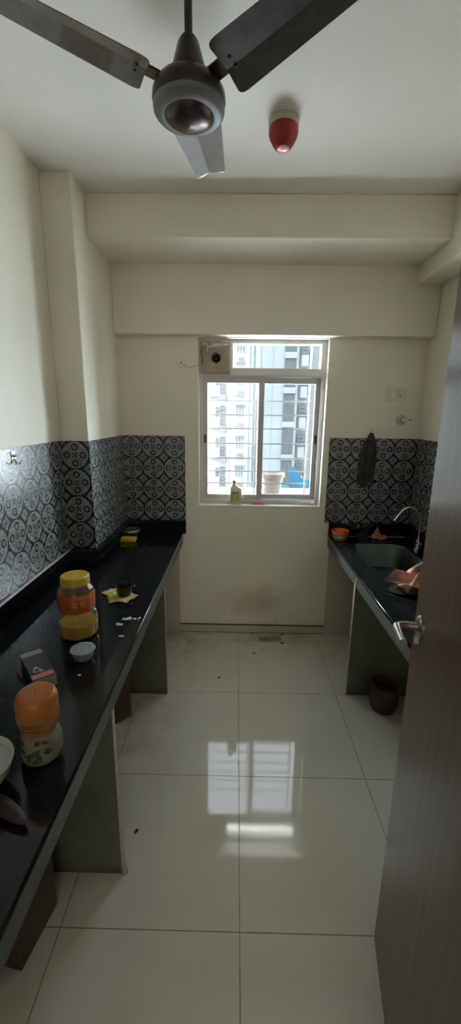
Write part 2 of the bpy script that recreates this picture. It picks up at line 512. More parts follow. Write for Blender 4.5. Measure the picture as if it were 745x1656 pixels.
# patterned tile cladding: boxes with uv in units of one roundel
PT = .1525
def cladding(name, a, c, z0, z1, nrm, u_at_a, label):
    """vertical slab from plan point a to c, 6 mm thick towards nrm"""
    bm = BM(); uvl = bm.loops.layers.uv.new('UVMap')
    a = Vector((*a, 0)); c = Vector((*c, 0)); L = (c-a).length; t = (c-a)/L; n = Vector((*nrm, 0))*.006
    V = {}
    for i, p in enumerate((a, c)):
        for j, z in enumerate((z0, z1)):
            for k, off in enumerate((Vector(), n)): V[i, j, k] = bm.verts.new(p+off+Vector((0, 0, z)))
    for q in (((0,0,1),(1,0,1),(1,1,1),(0,1,1)), ((0,0,0),(0,1,0),(1,1,0),(1,0,0)), ((0,1,0),(0,1,1),(1,1,1),(1,1,0)), ((0,0,0),(1,0,0),(1,0,1),(0,0,1)), ((0,0,0),(0,0,1),(0,1,1),(0,1,0)), ((1,0,0),(1,1,0),(1,1,1),(1,0,1))):
        f = bm.faces.new([V[k] for k in q])
        for lp in f.loops:
            p = lp.vert.co
            lp[uvl].uv = (((p-a).dot(t))/PT+u_at_a+40, (p.z-ZT)/PT+40)
    return struct(name, bm, M['pattern'], label=label)
cladding('trim_4', (XL, YC-.002), (XL, YF+.02), ZS, ZT, (1, 0), 0, 'black and grey roundel tiles on the near left wall')
cladding('trim_5', (XC, YC), (XL+.006, YC), ZS, ZT, (0, -1), 0, 'black and grey roundel tiles on the front of the column')
cladding('trim_6', (XC, YC-.006), (XC, YB-.006), ZS, ZT, (1, 0), 0, 'black and grey roundel tiles on the side of the column')
cladding('trim_7', (-.368, YB), (XC+.0, YB), ZS, ZT, (0, -1), 0, 'black and grey roundel tiles left of the window')
cladding('trim_8', (.659, YB), (XR, YB), ZS, ZT, (0, -1), 0, 'black and grey roundel tiles behind the sink')
cladding('trim_9', (XR, YB-.006), (XR, .5), ZS, ZT, (-1, 0), 0, 'black and grey roundel tiles on the right wall')

# ------------------------------------------------------------------ counters
def poly_prism(bm, ring, z0, z1, holes=(), bev=0):
    return plate(bm, ring, holes, z1-z0, Matrix.Translation((0, 0, z0)), bev=bev)

lc = empty('kitchen_counter', (0, 0, 0), label='long black granite counter along the left wall', cat='counter')
b = BM(); poly_prism(b, [(XL+.001, .28), (XKL, .28), (XKL, YB-.001), (XC+.001, YB-.001), (XC+.001, YC-.001), (XL+.001, YC-.001)], ZK-.02, ZK, bev=.004)
build('worktop', b, M['granite'], lc)
b = BM(); box(b, XKL-.02, XKL+.0005, .28, YB-.001, ZKB, ZK-.0195, .002, 2); build('front_edge', b, M['edge'], lc)
b = BM(); box(b, XL+.02, XKL-.022, .3, YC-.02, ZKB+.02, ZK-.0215); box(b, XC+.005, XKL-.022, YC-.02, YB-.02, ZKB+.02, ZK-.0215); build('underside', b, M['slab'], lc)
b = BM()
poly_prism(b, [(XL+.001, .28), (XL+.022, .28), (XL+.022, YC-.022), (XC+.022, YC-.022), (XC+.022, YB-.022), (-.368, YB-.022), (-.368, YB-.001),
               (XC+.001, YB-.001), (XC+.001, YC-.001), (XL+.001, YC-.001)], ZK+.0002, ZS-.001, bev=.0012)
build('upstand', b, M['granite'], lc)
b = BM()
poly_prism(b, [(XL+.007, .28), (XL+.0215, .28), (XL+.0215, YC-.0215), (XL+.007, YC-.0215)], ZS-.001, ZS+.0012)
build('grout_line', b, M['grout'], lc)['label'] = 'white grout line on top of the upstand'

rc = empty('sink_counter', (0, 0, 0), label='black granite counter with the sink, right of the window', cat='counter')
SX0, SX1, SY0, SY1 = .795, 1.185, 2.22, 2.785
hole = rrect(SX0, SX1, SY0, SY1, .09, 8)
b = BM(); poly_prism(b, [(XKR, .95), (XR-.001, .95), (XR-.001, YB-.001), (XKR, YB-.001)], ZK-.02, ZK, [hole], bev=.004)
build('worktop', b, M['granite'], rc)
b = BM(); box(b, XKR-.0005, XKR+.02, .95, YB-.001, ZKB, ZK-.0195, .002, 2); build('front_edge', b, M['edge'], rc)
b = BM(); poly_prism(b, [(XKR+.0, YB-.022), (XR-.001, YB-.022), (XR-.001, YB-.001), (XKR, YB-.001)], ZK+.0002, ZS-.001, bev=.0012)
box(b, XR-.022, XR-.001, .95, YB-.0225, ZK+.0002, ZS-.001, .001, 1)
build('upstand', b, M['granite'], rc)
# white line where worktop and upstand meet
b = BM(); box(b, XKR+.004, XR-.024, YB-.0245, YB-.0222, ZK+.0002, ZK+.003)
build('grout_line', b, M['grout'], rc)['label'] = 'white silicone line at the foot of the upstand'

# sink
sk = empty('kitchen_sink', (0, 0, ZK), label='steel kitchen sink sunk into the right counter', cat='sink')
b = BM()
def ringpts(inset, z, r): return [(x, y, z) for x, y in rrect(SX0+inset, SX1-inset, SY0+inset, SY1-inset, r, 8)]
rings = [ringpts(-.004, -.021, .09), ringpts(0, -.0208, .09), ringpts(.004, -.03, .088), ringpts(.008, -.165, .08), ringpts(.016, -.188, .075), ringpts(.04, -.197, .055)]
rv = [[b.verts.new(p) for p in r] for r in rings]
for a_, c_ in zip(rv, rv[1:]):
    n = len(a_)
    for i in range(n): b.faces.new((a_[i], a_[(i+1) % n], c_[(i+1) % n], c_[i]))
b.faces.new(rv[-1]); solidify(b, -.0012)
build('basin', b, M['sink'], sk, smooth=True)
b = BM(); plate(b, rrect(SX0-.0005, SX1+.0005, SY0-.0005, SY1+.0005, .0905, 8), [rrect(SX0+.003, SX1-.003, SY0+.003, SY1-.003, .087, 8)], .019, Matrix.Translation((0, 0, -.0205)))
build('rim', b, M['sink'], sk)
b = BM(); lathe(b, [(.042, .0), (.042, .003), (.03, .003), (.026, -.002), (.001, -.002)], 24, Matrix.Translation((.99, 2.55, -.1962)))
build('drain', b, M['steel'], sk, smooth=True)

# support panels (each slab a thing)
def panel(loc, x0, x1, label, group=None, z1=ZKB):
    r = empty('support_panel', loc, label=label, cat='panel', group=group)
    b = BM(); box(b, x0, x1, -.011, .011, 0, z1+.018 if False else z1, .001, 1); build('slab', b, M['slab'], r)
    return r
def edge_strip(r, x0, x1):
    b = BM(); box(b, x0, x1, -.0115, .0115, .0005, ZKB-.001, .001, 1); build('cut_edge', b, M['slabedge'], r)['label'] = 'pale cut edge of the slab'
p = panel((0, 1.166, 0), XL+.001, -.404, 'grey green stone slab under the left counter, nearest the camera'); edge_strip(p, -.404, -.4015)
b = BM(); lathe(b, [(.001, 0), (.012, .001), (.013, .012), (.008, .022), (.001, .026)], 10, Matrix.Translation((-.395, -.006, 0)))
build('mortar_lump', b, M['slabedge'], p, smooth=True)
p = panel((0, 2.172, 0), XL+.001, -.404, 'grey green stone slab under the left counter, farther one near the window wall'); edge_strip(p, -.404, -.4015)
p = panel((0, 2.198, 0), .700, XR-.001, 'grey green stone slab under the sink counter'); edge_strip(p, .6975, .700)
b = BM(); tube(b, [(.6895, -.047, .722), (.6885, -.046, .735), (.6885, -.046, .750), (.6885, -.047, .766), (.6895, -.048, .778)], [.003, .0055, .006, .0055, .003], 8)
build('filler_blob', b, M['grout'], p, smooth=True)['label'] = 'white filler blob on the counter edge'
for (x0, x1, lb) in ((XL+.001, -.421, 'pale slab flat against the end wall under the left counter'), (.707, XR-.001, 'pale slab flat against the end wall under the sink')):
    b = BM(); box(b, x0, x1, YB-.028, YB-.0005, 0, ZKB+(.018 if x0 < 0 else .03), .002, 1)
    tag(build('wall_panel', b, M['cement']), lb, 'panel')

# ------------------------------------------------------------------ window
w = empty('window_1', (0, 0, 0), kind='structure', label='sliding two-sash window with a transom light')
FY0, FY1 = YB+.055, YB+.125
b = BM()
plate(b, [(WL, WB+.016), (WR, WB+.016), (WR, Z2), (WL, Z2)],
      [[(WL+.028, 1.062), (WR-.028, 1.062), (WR-.028, 1.938), (WL+.028, 1.938)],
       [(-.036, 1.993), (WR-.040, 1.993), (WR-.040, 2.156), (-.036, 2.156)],
       [(WL+.03, 1.993), (-.066, 1.993), (-.066, 2.156), (WL+.03, 2.156)]], FY1-FY0, standXZ(FY0), bev=.002)
build('frame', b, M['upvc'], w)
b = BM(); box(b, WL+.028, WR-.028, FY0-.006, FY0, 1.944, 1.952); box(b, WL+.02, WR-.02, FY0-.008, FY0, 1.048, 1.055)
build('track', b, M['upvc'], w)
def sash(x0, x1, gx0, gx1, y, n):
    b = BM(); plate(b, [(x0, 1.058), (x1, 1.058), (x1, 1.941), (x0, 1.941)], [rrect(gx0, gx1, 1.097, 1.897, .006, 3)], .024, standXZ(y), bev=.002)
    s = build('sash', b, M['sash'], w)
    b = BM(); box(b, gx0-.005, gx1+.005, y+.010, y+.014, 1.092, 1.902); build('pane', b, M['pane'], s)
    hx = (x0+gx0)/2 if n == 0 else (x1+gx1)/2+.0
    b = BM(); plate(b, rrect(hx-.007, hx+.007, 1.475, 1.54, .006, 4), [], .003, standXZ(y-.0028)); build('latch', b, M['black'], s)
sash(WL+.0275, .190, WL+.060, .153, FY0+.006, 0)
sash(.156, WR-.0275, .186, WR-.062, FY0+.036, 1)
b = BM(); box(b, -.040, WR-.036, FY0+.03, FY0+.034, 1.989, 2.16); build('transom_pane', b, M['pane'], w)
b = BM(); box(b, WL+.001, WR-.001, YB-.006, FY0+.004, WB+.001, WB+.0165, .002, 2); build('sill', b, M['white'], w)
b = BM(); box(b, WR-.004, WR-.0005, YB-.003, FY0, WB+.017, Z2-.001); box(b, WL+.0005, WL+.004, YB-.003, FY0, WB+.017, Z2-.001); box(b, WL+.004, WR-.004, YB-.003, FY0, Z2-.004, Z2-.0005)
build('reveal_lining', b, M['white'], w)

# outer ledge, grille
b = BM(); box(b, WL-.05, WR+.03, YB+.2, YB+.62, .98, 1.055, .006, 2)
tag(build('window_ledge', b, M['ledge']), 'concrete ledge outside the window holding the planter', 'ledge', kind='structure')
g = empty('window_grille', (0, YB+.22, 0), label='pale metal safety grille outside the window', cat='grille')
for z in (1.779, 1.677, 1.577, 1.466, 1.354, 1.254, 1.160):
    b = BM(); box(b, WL-.02, .55, -.005, .005, z-.0045, z+.0045, .001, 1); build('bar', b, M['rail'], g)
for x in (-.26, .142, .536):
    b = BM(); box(b, x-.006, x+.006, .005, .017, 1.056, 2.18, .001, 1); build('upright', b, M['rail'], g)
b = BM(); 
pl = empty('planter', (.288, YB+.33, 1.055), label='off-white round planter on the ledge outside the right pane', cat='planter')
b = BM(); lathe(b, [(.001, 0), (.060, 0), (.064, .006), (.088, .13), (.090, .14), (.101, .143), (.102, .172), (.094, .173), (.086, .14), (.001, .138)], 40)
build('pot', b, M['planter'], pl, smooth=True)
b = BM(); lathe(b, [(.0845, .134), (.05, .145), (.001, .149)], 24); build('soil', b, M['ledge'], pl, smooth=True)

# ------------------------------------------------------------------ outside world
FYY = 40.0
def fx(u): return 1.048+(u-400)*.0604
def fz(v): return .046+(700-v)*.0612
b = BM(); box(b, -90, 90, 6, 110, -26, -25.5)
tag(build('ground', b, M['ground']), 'ground far below the window', kind='structure')
TOP = 11.5
A = empty('apartment_building', (0, FYY, 0), label='white apartment block with small grilled windows, seen through the left pane', cat='building')
def blk(name, x0, x1, y0, y1, z0, z1, m, parent, bev=0):
    b = BM(); box(b, x0, x1, y0, y1, z0, z1, bev); return build(name, b, m, parent)
blk('wall', -26, fx(422), 0, 10, -25, TOP, M['bldA'], A)
for fl in range(-2, 4):
    dz = fl*2.9
    v = lambda q: fz(q)+dz
    def win(u0, u1, va, vb, depth=.0):
        o = blk('window', fx(u0), fx(u1), -.06-depth, .3, fz(vb)+dz, fz(va)+dz, M['bwin'], A)
        b = BM()
        k = max(2, int((u1-u0)/3.5))
        for i in range(k+1):
            xx = fx(u0)+(fx(u1)-fx(u0))*i/k; box(b, xx-.045, xx+.045, -.13-depth, -.06-depth, fz(vb)+dz, fz(va)+dz)
        for i in range(3):
            zz = fz(vb)+dz+(fz(va)-fz(vb))*i/2; box(b, fx(u0), fx(u1), -.13-depth, -.06-depth, zz-.04, zz+.04)
        build('window_bars', b, M['bldA'] if u0 > 380 else M['bgrill'], o)
    win(381, 394, 707, 722)
    blk('awning', fx(379), fx(396), -.5, 0, fz(705.5)+dz, fz(704)+dz, M['bslab'], A)
    blk('planter_box', fx(380), fx(394), -.35, 0, fz(739)+dz, fz(736)+dz, M['bslab'], A)
    blk('ac_ledge', fx(383), fx(392), -.5, 0, fz(731)+dz, fz(724.5)+dz, M['bldA'], A)
    win(356, 364, 707, 719); win(356, 364, 722, 735); win(349.5, 353, 709, 722)
    blk('balcony', fx(354), fx(366), -.6, 0, fz(745)+dz, fz(737)+dz, M['bslab'], A)
    blk('balcony_slab', fx(340), fx(355), -.35, 0, fz(741)+dz, fz(740)+dz, M['bslab'], A)
blk('pilaster', fx(367), fx(370), -.35, 0, -25, TOP, M['bldA'], A)
blk('pilaster', fx(399), fx(401), -.35, 0, -25, TOP, M['bldA'], A)
blk('glazed_strip', fx(407.5), fx(412.5), -.1, 0, -25, TOP, M['bwin'], A)
blk('roof_parapet', -26, fx(422), -.3, 0, TOP-.5, TOP+.5, M['bldA'], A)
Bd = empty('apartment_tower', (0, FYY-3, 0), label='pale blue tower with a tall strip of dark vertical fins', cat='building')
s = .925
gx = lambda u: (1.0 + (u-400)*.0604)*s
blk('wall', gx(421), gx(477.5), 0, 2.2, -25, TOP+2, M['bldB'], Bd)
for i in range(7):
    u = 456+i*2.75
    blk('fin', gx(u), gx(u+.75), -.14, 0, -25, TOP+1.5, M['fin'], Bd)
for fl in range(-3, 4):
    blk('band', gx(455), gx(474.5), -.2, 0, fz(737)*s+fl*2.9-.25+.1, fz(737)*s+fl*2.9+.25+.1, M['bldB'], Bd)
blk('panel_joint', gx(438), gx(438.5), -.04, 0, -25, TOP, M['bslab'], Bd)
Cd = empty('grey_building', (0, FYY+4, 0), label='grey block with stacked window bays at the right edge of the window', cat='building')
hx = lambda u: (1.15 + (u-400)*.0604)*1.1
blk('wall', hx(470), hx(470)+30, 0, 8, -25, TOP, M['bldC'], Cd)
for fl in range(-3, 4):
    dz = fl*3.05
    o = blk('window', hx(479), hx(487), -.3, 0, fz(722)*1.1+dz, fz(704)*1.1+dz, M['bwin'], Cd)
    b = BM()
    for i in range(5): xx = hx(479)+(hx(487)-hx(479))*i/4; box(b, xx-.05, xx+.05, -.4, -.3, fz(722)*1.1+dz, fz(704)*1.1+dz)
    for i in range(4): zz = fz(722)*1.1+dz+(fz(704)-fz(722))*1.1*i/3; box(b, hx(479), hx(487), -.4, -.3, zz-.04, zz+.04)
    build('window_bars', b, M['bldC'], o)
    blk('bay', hx(478), hx(488), -.9, 0, fz(739)*1.1+dz, fz(723)*1.1+dz, M['bldA'], Cd)
    o = blk('window', hx(490.5), hx(496), -.2, 0, fz(732)*1.1+dz, fz(716)*1.1+dz, M['bwin'], Cd)
    blk('window_frame', hx(491.5), hx(495), -.3, -.2, fz(729)*1.1+dz, fz(719)*1.1+dz, M['bldA'], o)
# blue sheeting on lower works
def px18(u, v): return (1.048+(u-400)*.0604)*.43, 1.673+(fz(v)-1.673)*.435
b = BM(); plate(b, [px18(*q) for q in ((471, 754), (479, 753), (486, 763), (490, 770), (496, 773.5), (520, 776), (520, 815), (471, 815))], [], .25, standXZ(17.2))
tag(build('tarpaulin', b, M['blue']), 'bright blue tarpaulin beyond the grille, lower right of the window', 'tarpaulin')
b = BM(); plate(b, [px18(*q) for q in ((447, 781), (456, 778), (466, 779), (470, 784), (480, 785), (484, 815), (447, 815))], [], .6, standXZ(16.2))
tag(build('roof_sheet', b, M['cyan']), 'cyan roof sheet in front of the blue tarpaulin', 'roof')

# ------------------------------------------------------------------ exhaust fan
ex = empty('exhaust_fan', (-.152, YB+.028, 2.058), label='grimy boxed exhaust fan with a round opening, top left of the window', cat='fan')
b = BM(); plate(b, rrect(-.096, .096, -.1, .1, .004, 2), [circ(.002, -.002, .0345)], .024, standXZ(0), bev=.0015)
build('housing', b, M['card'], ex)
b = BM(); lathe(b, [(.036, 0), (.036, .05), (.001, .05)], 32, Matrix.Translation((.002, .0245, -.002)) @ Matrix.Rotation(-pi/2, 4, 'X'))
solidify(b, .001); build('duct', b, M['fan'], ex, smooth=True)
b = BM(); lathe(b, [(.024, 0), (.022, .008), (.013, .016), (.001, .019)], 28, Matrix.Translation((.002, .045, -.002)) @ Matrix.Rotation(pi/2, 4, 'X'))
build('motor_cap', b, M['dome'], ex, smooth=True)
b = BM()
for (x0, x1, z0, z1, a) in ((-.09, -.062, .082, .094, .1), (-.05, .09, .072, .083, -.12), (-.058, -.052, .03, .09, 0), (-.03, .04, .08, .094, .05)):
    vs = box(b, x0, x1, -.0022, -.0002, z0, z1, .0004, 1, M=None)
    cx = (x0+x1)/2; cz = (z0+z1)/2
    bmesh.ops.rotate(b, cent=(cx, 0, cz), matrix=Matrix.Rotation(a, 3, 'Y'), verts=vs)
build('torn_tape', b, M['paper'], ex)['label'] = 'torn pale tape along the top'
b = BM()
tube(b, spline([(-.094, -.004, .06), (-.099, -.006, .03), (-.094, -.005, .0), (-.090, -.004, -.03), (-.095, -.004, -.05)]), .003, 6)
build('grime_seal', b, M['fan'], ex, smooth=True)
jb = empty('cable_outlet', (-.384, YB, 2.020), label='round white cable outlet on the wall left of the window', cat='outlet')
b = BM(); lathe(b, [(.001, 0), (.034, 0), (.034, .003), (.031, .005), (.012, .006), (.010, .012), (.001, .012)], 32, Matrix.Rotation(pi/2, 4, 'X'))
build('cover', b, M['wall'], jb, smooth=True)
b = BM(); lathe(b, [(.005, .0105), (.005, .0135), (.001, .0135)], 16, Matrix.Rotation(pi/2, 4, 'X')); build('cable_hole', b, M['black'], jb)
b = BM(); tube(b, spline([(-.384, YB-.014, 2.020), (-.365, YB-.022, 2.003), (-.335, YB-.012, 1.99), (-.29, YB-.006, 1.997), (-.262, YB-.001, 2.006), (-.252, YB+.015, 2.02), (-.249, YB+.024, 2.05)]), .0022, 8)
tag(build('fan_cable', b, M['cable'], smooth=True), 'thin grey cable from the round outlet to the exhaust fan', 'cable')

# switch board and plug point
sw = empty('switch_plate', (1.090, YB, 1.826), label='cream switch and socket plate on the wall above the sink', cat='switch')
b = BM(); plate(b, rrect(-.068, .068, -.043, .043, .006, 4), [], .009, standXZ(-.009), bev=.002); build('plate', b, M['ivory'], sw)
b = BM(); plate(b, rrect(-.036, -.006, -.022, .022, .003, 3), [], .004, standXZ(-.0125), bev=.001); build('rocker', b, M['white'], sw)
b = BM()
for (x, z, r) in ((.018, .014, .0055), (.008, -.010, .004), (.028, -.010, .004)):
    plate(b, circ(x, z, r, 14), [], .0015, standXZ(-.0102))
build('socket_hole', b, M['black'], sw)
sp = empty('water_point', (1.143, YB, 1.657), label='round chrome water inlet valve below the switch plate', cat='valve')
b = BM(); lathe(b, [(.001, 0), (.036, 0), (.035, .004), (.016, .010), (.012, .022), (.001, .022)], 32, Matrix.Rotation(pi/2, 4, 'X')); build('flange', b, M['steel'], sp, smooth=True)
b = BM(); tube(b, [(0, -.02, 0), (0, -.05, 0)], .011, 16); tube(b, [(0, -.035, 0), (.03, -.037, 0), (.034, -.037, 0)], [.006, .006, .004], 12); build('valve_body', b, M['chrome'], sp, smooth=True)
b = BM(); box(b, .032, .062, -.04, -.034, -.003, .003, .001); build('lever', b, M['fan'], sp)

# hanging rag on a hook
hk = empty('wall_hook', (.941, YB-.0005, 1.575), label='small cream hook stuck above the tiles behind the sink', cat='hook')
b = BM(); plate(b, rrect(-.012, .012, -.014, .018, .005, 4), [], .004, standXZ(-.004), bev=.001); build('backing', b, M['ivory'], hk)
b = BM(); tube(b, spline([(0, -.004, .0), (0, -.018, -.006), (0, -.024, .002), (0, -.022, .010)]), .0025, 8); build('prong', b, M['steel'], hk, smooth=True)
b = BM()
def rag(i, j):
    wd = .022+.060*min(1, j*2.6)**.7 - .006*j
    t = i*2-1
    x = .941 + t*wd*.74 + (-.014*j)
    z = 1.572 - .375*j - .018*abs(t)*(1-j) + (.02*sin(i*9+1) if j > .9 else .004*sin(i*9))
    y = YB-.022 - .012*sin(i*5*pi)*min(1, j*3) - .006*noise.noise(Vector((i*4, j*5, 0))) - .008*(1-abs(t))
    return (x, y, z)
sheet(b, 44, 40, rag); solidify(b, .004)
tag(build('hanging_rag', b, M['rag'], smooth=True, sharp=80), 'dark brown rag hanging from the hook over the tiles behind the sink', 'rag')

# robe hook on left tiles
rh = empty('robe_hook', (XL+.006, 1.733, 1.478), label='steel double hook on the tiles of the left wall', cat='hook')
b = BM(); vs = plate(b, rrect(-.013, .013, -.004, .034, .004, 4), [], .003, Matrix(((0, 0, 1, 0), (1, 0, 0, 0), (0, 1, 0, 0), (0, 0, 0, 1))), bev=.001); build('plate', b, M['steel'], rh)
b = BM(); lathe(b, [(.001, 0), (.007, 0), (.008, .004), (.004, .009), (.001, .010)], 16, Matrix.Translation((.003, 0, .016)) @ Matrix.Rotation(pi/2, 4, 'Y')); build('screw', b, M['chrome'], rh, smooth=True)
for s_ in (-1, 1):
    b = BM(); tube(b, spline([(.003, 0, .006), (.010, s_*.003, -.008), (.014, s_*.010, -.018), (.019, s_*.018, -.017), (.022, s_*.022, -.006)]), .0024, 8)
    build('prong', b, M['chrome'], rh, smooth=True)

# ------------------------------------------------------------------ ceiling fan
fan = empty('ceiling_fan', (-.140, 1.302, ZC), label='brown three-blade ceiling fan on a short rod', cat='fan')
BZ = 2.495-ZC
b = BM(); lathe(b, [(.001, 0), (.055, 0), (.052, -.02), (.030, -.06), (.012, -.068)], 32); build('canopy', b, M['fan'], fan, smooth=True)
b = BM(); tube(b, [(0, 0, -.05), (0, 0, BZ+.06)], .0105, 16); build('rod', b, M['fan'], fan, smooth=True)
b = BM(); lathe(b, [(.0108, BZ+.128), (.020, BZ+.126), (.028, BZ+.114), (.042, BZ+.068), (.050, BZ+.032), (.050, BZ+.026)], 32); build('lower_canopy', b, M['fan'], fan, smooth=True)
b = BM(); lathe(b, [(.001, BZ+.034), (.060, BZ+.032), (.086, BZ+.020), (.096, BZ+.004), (.0975, BZ-.010), (.094, BZ-.026), (.080, BZ-.034), (.001, BZ-.035)], 48); build('motor_housing', b, M['fan'], fan, smooth=True, sharp=60)
b = BM(); lathe(b, [(.0955, BZ-.024), (.094, BZ-.034), (.086, BZ-.042), (.072, BZ-.046), (.066, BZ-.045), (.064, BZ-.040)], 48); build('trim_ring', b, M['fanring'], fan, smooth=True)
b = BM(); lathe(b, [(.0655, BZ-.040), (.060, BZ-.050), (.045, BZ-.060), (.022, BZ-.066), (.001, BZ-.068)], 48); build('dome', b, M['dome'], fan, smooth=True)
for az in (3, 124, 245):
    # local x along the blade, y across (z x a direction = left edge), creased along the middle
    ang = radians(90-az)
    Mz = Matrix.Translation((0, 0, BZ)) @ Matrix.Rotation(ang, 4, 'Z') @ Matrix.Rotation(radians(-9), 4, 'Y') @ Matrix.Rotation(radians(-9), 4, 'X')
    b = BM()
    r0, r1 = .118, .52
    def cross(r, t):   # t from -1 to 1
        k = (r-r0)/(r1-r0)
        hw = .074 - .020*k
        e = 1.0
        if k < .06: e = .82+.18*sqrt(max(0, 1-((.06-k)/.06)**2))
        if k > .95: e = .86+.14*sqrt(max(0, 1-((k-.95)/.05)**2))
        y = t*hw*e
        z = .014*(abs(t-.15) if t > .15 else abs(t-.15)*.55) * -1
        return (r, y, z+.006)
    ks = [0, .01, .03, .06, .2, .4, .6, .8, .95, .975, .993, 1]
    ts = [-1, -.9, -.6, -.3, 0, .14, .16, .4, .7, .9, 1]
    g_ = [[b.verts.new(cross(r0+(r1-r0)*k, t)) for t in ts] for k in ks]
    for i in range(len(ks)-1):
        for j in range(len(ts)-1): b.faces.new((g_[i][j], g_[i+1][j], g_[i+1][j+1], g_[i][j+1]))
    solidify(b, .0016)
    bmesh.ops.transform(b, matrix=Mz, verts=b.verts)
    bl = build('blade', b, M['fanblade'], fan)
    b = BM()
    box(b, .075, .15, -.022, .022, .006, .012, .002, 2)
    bmesh.ops.transform(b, matrix=Mz, verts=b.verts); build('blade_arm', b, M['fan'], bl)
    b = BM()
    for yy in (-.013, .013): lathe(b, [(.001, -.0035), (.0042, -.003), (.0045, .004), (.001, .004)], 12, Matrix.Translation((.142, yy, .003)))
    bmesh.ops.transform(b, matrix=Mz, verts=b.verts); build('screw', b, M['black'], bl)

# smoke / heat detector
dt = empty('heat_detector', (.166, 1.898, ZC), label='red heat detector on a cream base on the ceiling', cat='detector')
b = BM(); lathe(b, [(.001, 0), (.060, 0), (.059, -.012), (.053, -.022), (.001, -.022)], 40); build('base', b, M['pvc'], dt, smooth=True)
b = BM(); lathe(b, [(.050, -.020), (.0575, -.026), (.058, -.044), (.054, -.058), (.043, -.077), (.031, -.093), (.027, -.095)], 40); build('body', b, M['red'], dt, smooth=True)
b = BM(); lathe(b, [(.0275, -.0935), (.024, -.099), (.012, -.103), (.001, -.104)], 32); build('lens', b, M['redpale'], dt, smooth=True)

# ------------------------------------------------------------------ door
ddir = Vector((.1735, .9848, 0)); hinge = Vector((.477, .981, 0)) - ddir*.86
dr = empty('door_1', hinge, (0, 0, -math.atan2(ddir.x, ddir.y)), kind='structure', label='open brown laminate door at the right edge')
# local: y along the leaf from hinge, x thickness to the right
b = BM(); box(b, 0, .035, 0, .86, .006, 2.06, .001, 1); build('door_leaf', b, M['door'], dr)
hz = 1.168
h_ = empty('door_handle', (0, .80, hz)); h_.parent = dr
b = BM(); lathe(b, [(.001, 0), (.027, 0), (.027, .006), (.022, .010), (.012, .011)], 32, Matrix.Rotation(-pi/2, 4, 'Y')); build('rose', b, M['steel'], h_, smooth=True)
b = BM(); tube(b, spline([(-.005, 0, 0), (-.04, 0, 0), (-.056, -.006, 0), (-.062, -.022, 0), (-.062, -.09, 0)], 8), .0098, 16); build('lever', b, M['steel'], h_, smooth=True)
b = BM(); box(b, -.012, -.002, -.004, .004, -.048, -.026, .002, 2); build('thumb_turn', b, M['white'], h_)
h_.name = 'door_handle'

# ------------------------------------------------------------------ objects on the left counter
jar = empty('oil_jar', (-.622, 1.468, ZK), (0, 0, radians(12)), label='clear oil jar with mustard yellow lid and orange label, half full of golden oil', cat='jar')
def octo(a, z):   # softly faceted body
    return 1+.035*cos(8*a)*(1 if z < .12 or (z > .14 and z < .2) else .4)
prof = [(.001, .001), (.062, .001), (.071, .008), (.073, .025), (.073, .085), (.070, .100), (.062, .108), (.062, .112), (.066, .118), (.067, .128), (.067, .185), (.062, .203), (.050, .213), (.047, .222)]
b = BM(); lathe(b, prof, 48, fn=octo); build('body', b, M['clear'], jar, smooth=True)
b = BM(); lathe(b, [(.001, .003), (.060, .003), (.069, .010), (.0712, .026), (.0712, .060), (.001, .060)], 48, fn=octo); build('oil', b, M['oil'], jar, smooth=True)
b = BM(); lathe(b, [(.0655, .113), (.0685, .122), (.0685, .180), (.0665, .187)], 48, fn=octo); build('label_band', b, M['jarlabel'], jar, smooth=True)
b = BM()
def on_jar(a, z, r=.0702): return Vector((r*cos(a)*(1+.035*cos(8*a)), r*sin(a)*(1+.035*cos(8*a)), z))
def stroke(a0, z0, a1, z1, rr=.0015): tube(b, [on_jar(a0+(a1-a0)*k/4, z0+(z1-z0)*k/4) for k in range(5)], rr, 6)
ac = radians(-78)
for off in (-.30, .12):
    stroke(ac+off, .160, ac+off+.30, .160); stroke(ac+off+.24, .160, ac+off+.24, .138); stroke(ac+off+.03, .150, ac+off+.24, .151)
    stroke(ac+off+.05, .158, ac+off+.05, .148); stroke(ac+off+.05, .148, ac+off+.15, .138); stroke(ac+off+.12, .168, ac+off+.20, .161)
build('lettering', b, M['glyph'], jar, smooth=True)['label'] = 'golden lettering on the label'
b = BM(); lathe(b, [(.001, .252), (.050, .252), (.0535, .249), (.0545, .243), (.0545, .219), (.052, .217), (.001, .217)], 64, fn=lambda a, z: 1+.008*cos(40*a)); build('lid', b, M['yellowcap'], jar, smooth=True)
b = BM(); plate(b, rrect(-.010, .010, -.008, .012, .002, 2), [], .001, Matrix.Rotation(radians(5), 4, 'Z') @ Matrix.Translation((.054, -.030, .208)) @ Matrix.Rotation(radians(60), 4, 'Z') @ Matrix.Rotation(radians(68), 4, 'X'))
build('price_sticker', b, M['white'], jar)

cp = empty('foil_cup', (-.545, 1.303, ZK), label='small clear plastic cup with a foil lid in front of the oil jar', cat='cup')
b = BM(); lathe(b, [(.001, .001), (.030, .001), (.032, .003), (.040, .034), (.043, .035)], 36); solidify(b, .0008); build('cup', b, M['frost'], cp, smooth=True)
b = BM(); lathe(b, [(.001, .0375), (.030, .0372), (.044, .0362), (.0445, .0352), (.043, .0345), (.001, .0345)], 36, fn=lambda a, z: 1+.012*sin(7*a)); build('lid', b, M['foil'], cp, smooth=True)
b = BM(); box(b, .012, .026, .010, .020, .0373, .0378); build('print', b, M['fin'], cp)

pk = empty('black_carton', (-.655, 1.19, ZK), (0, 0, radians(40)), label='small black carton with pink print lying behind the orange-capped jar', cat='carton')
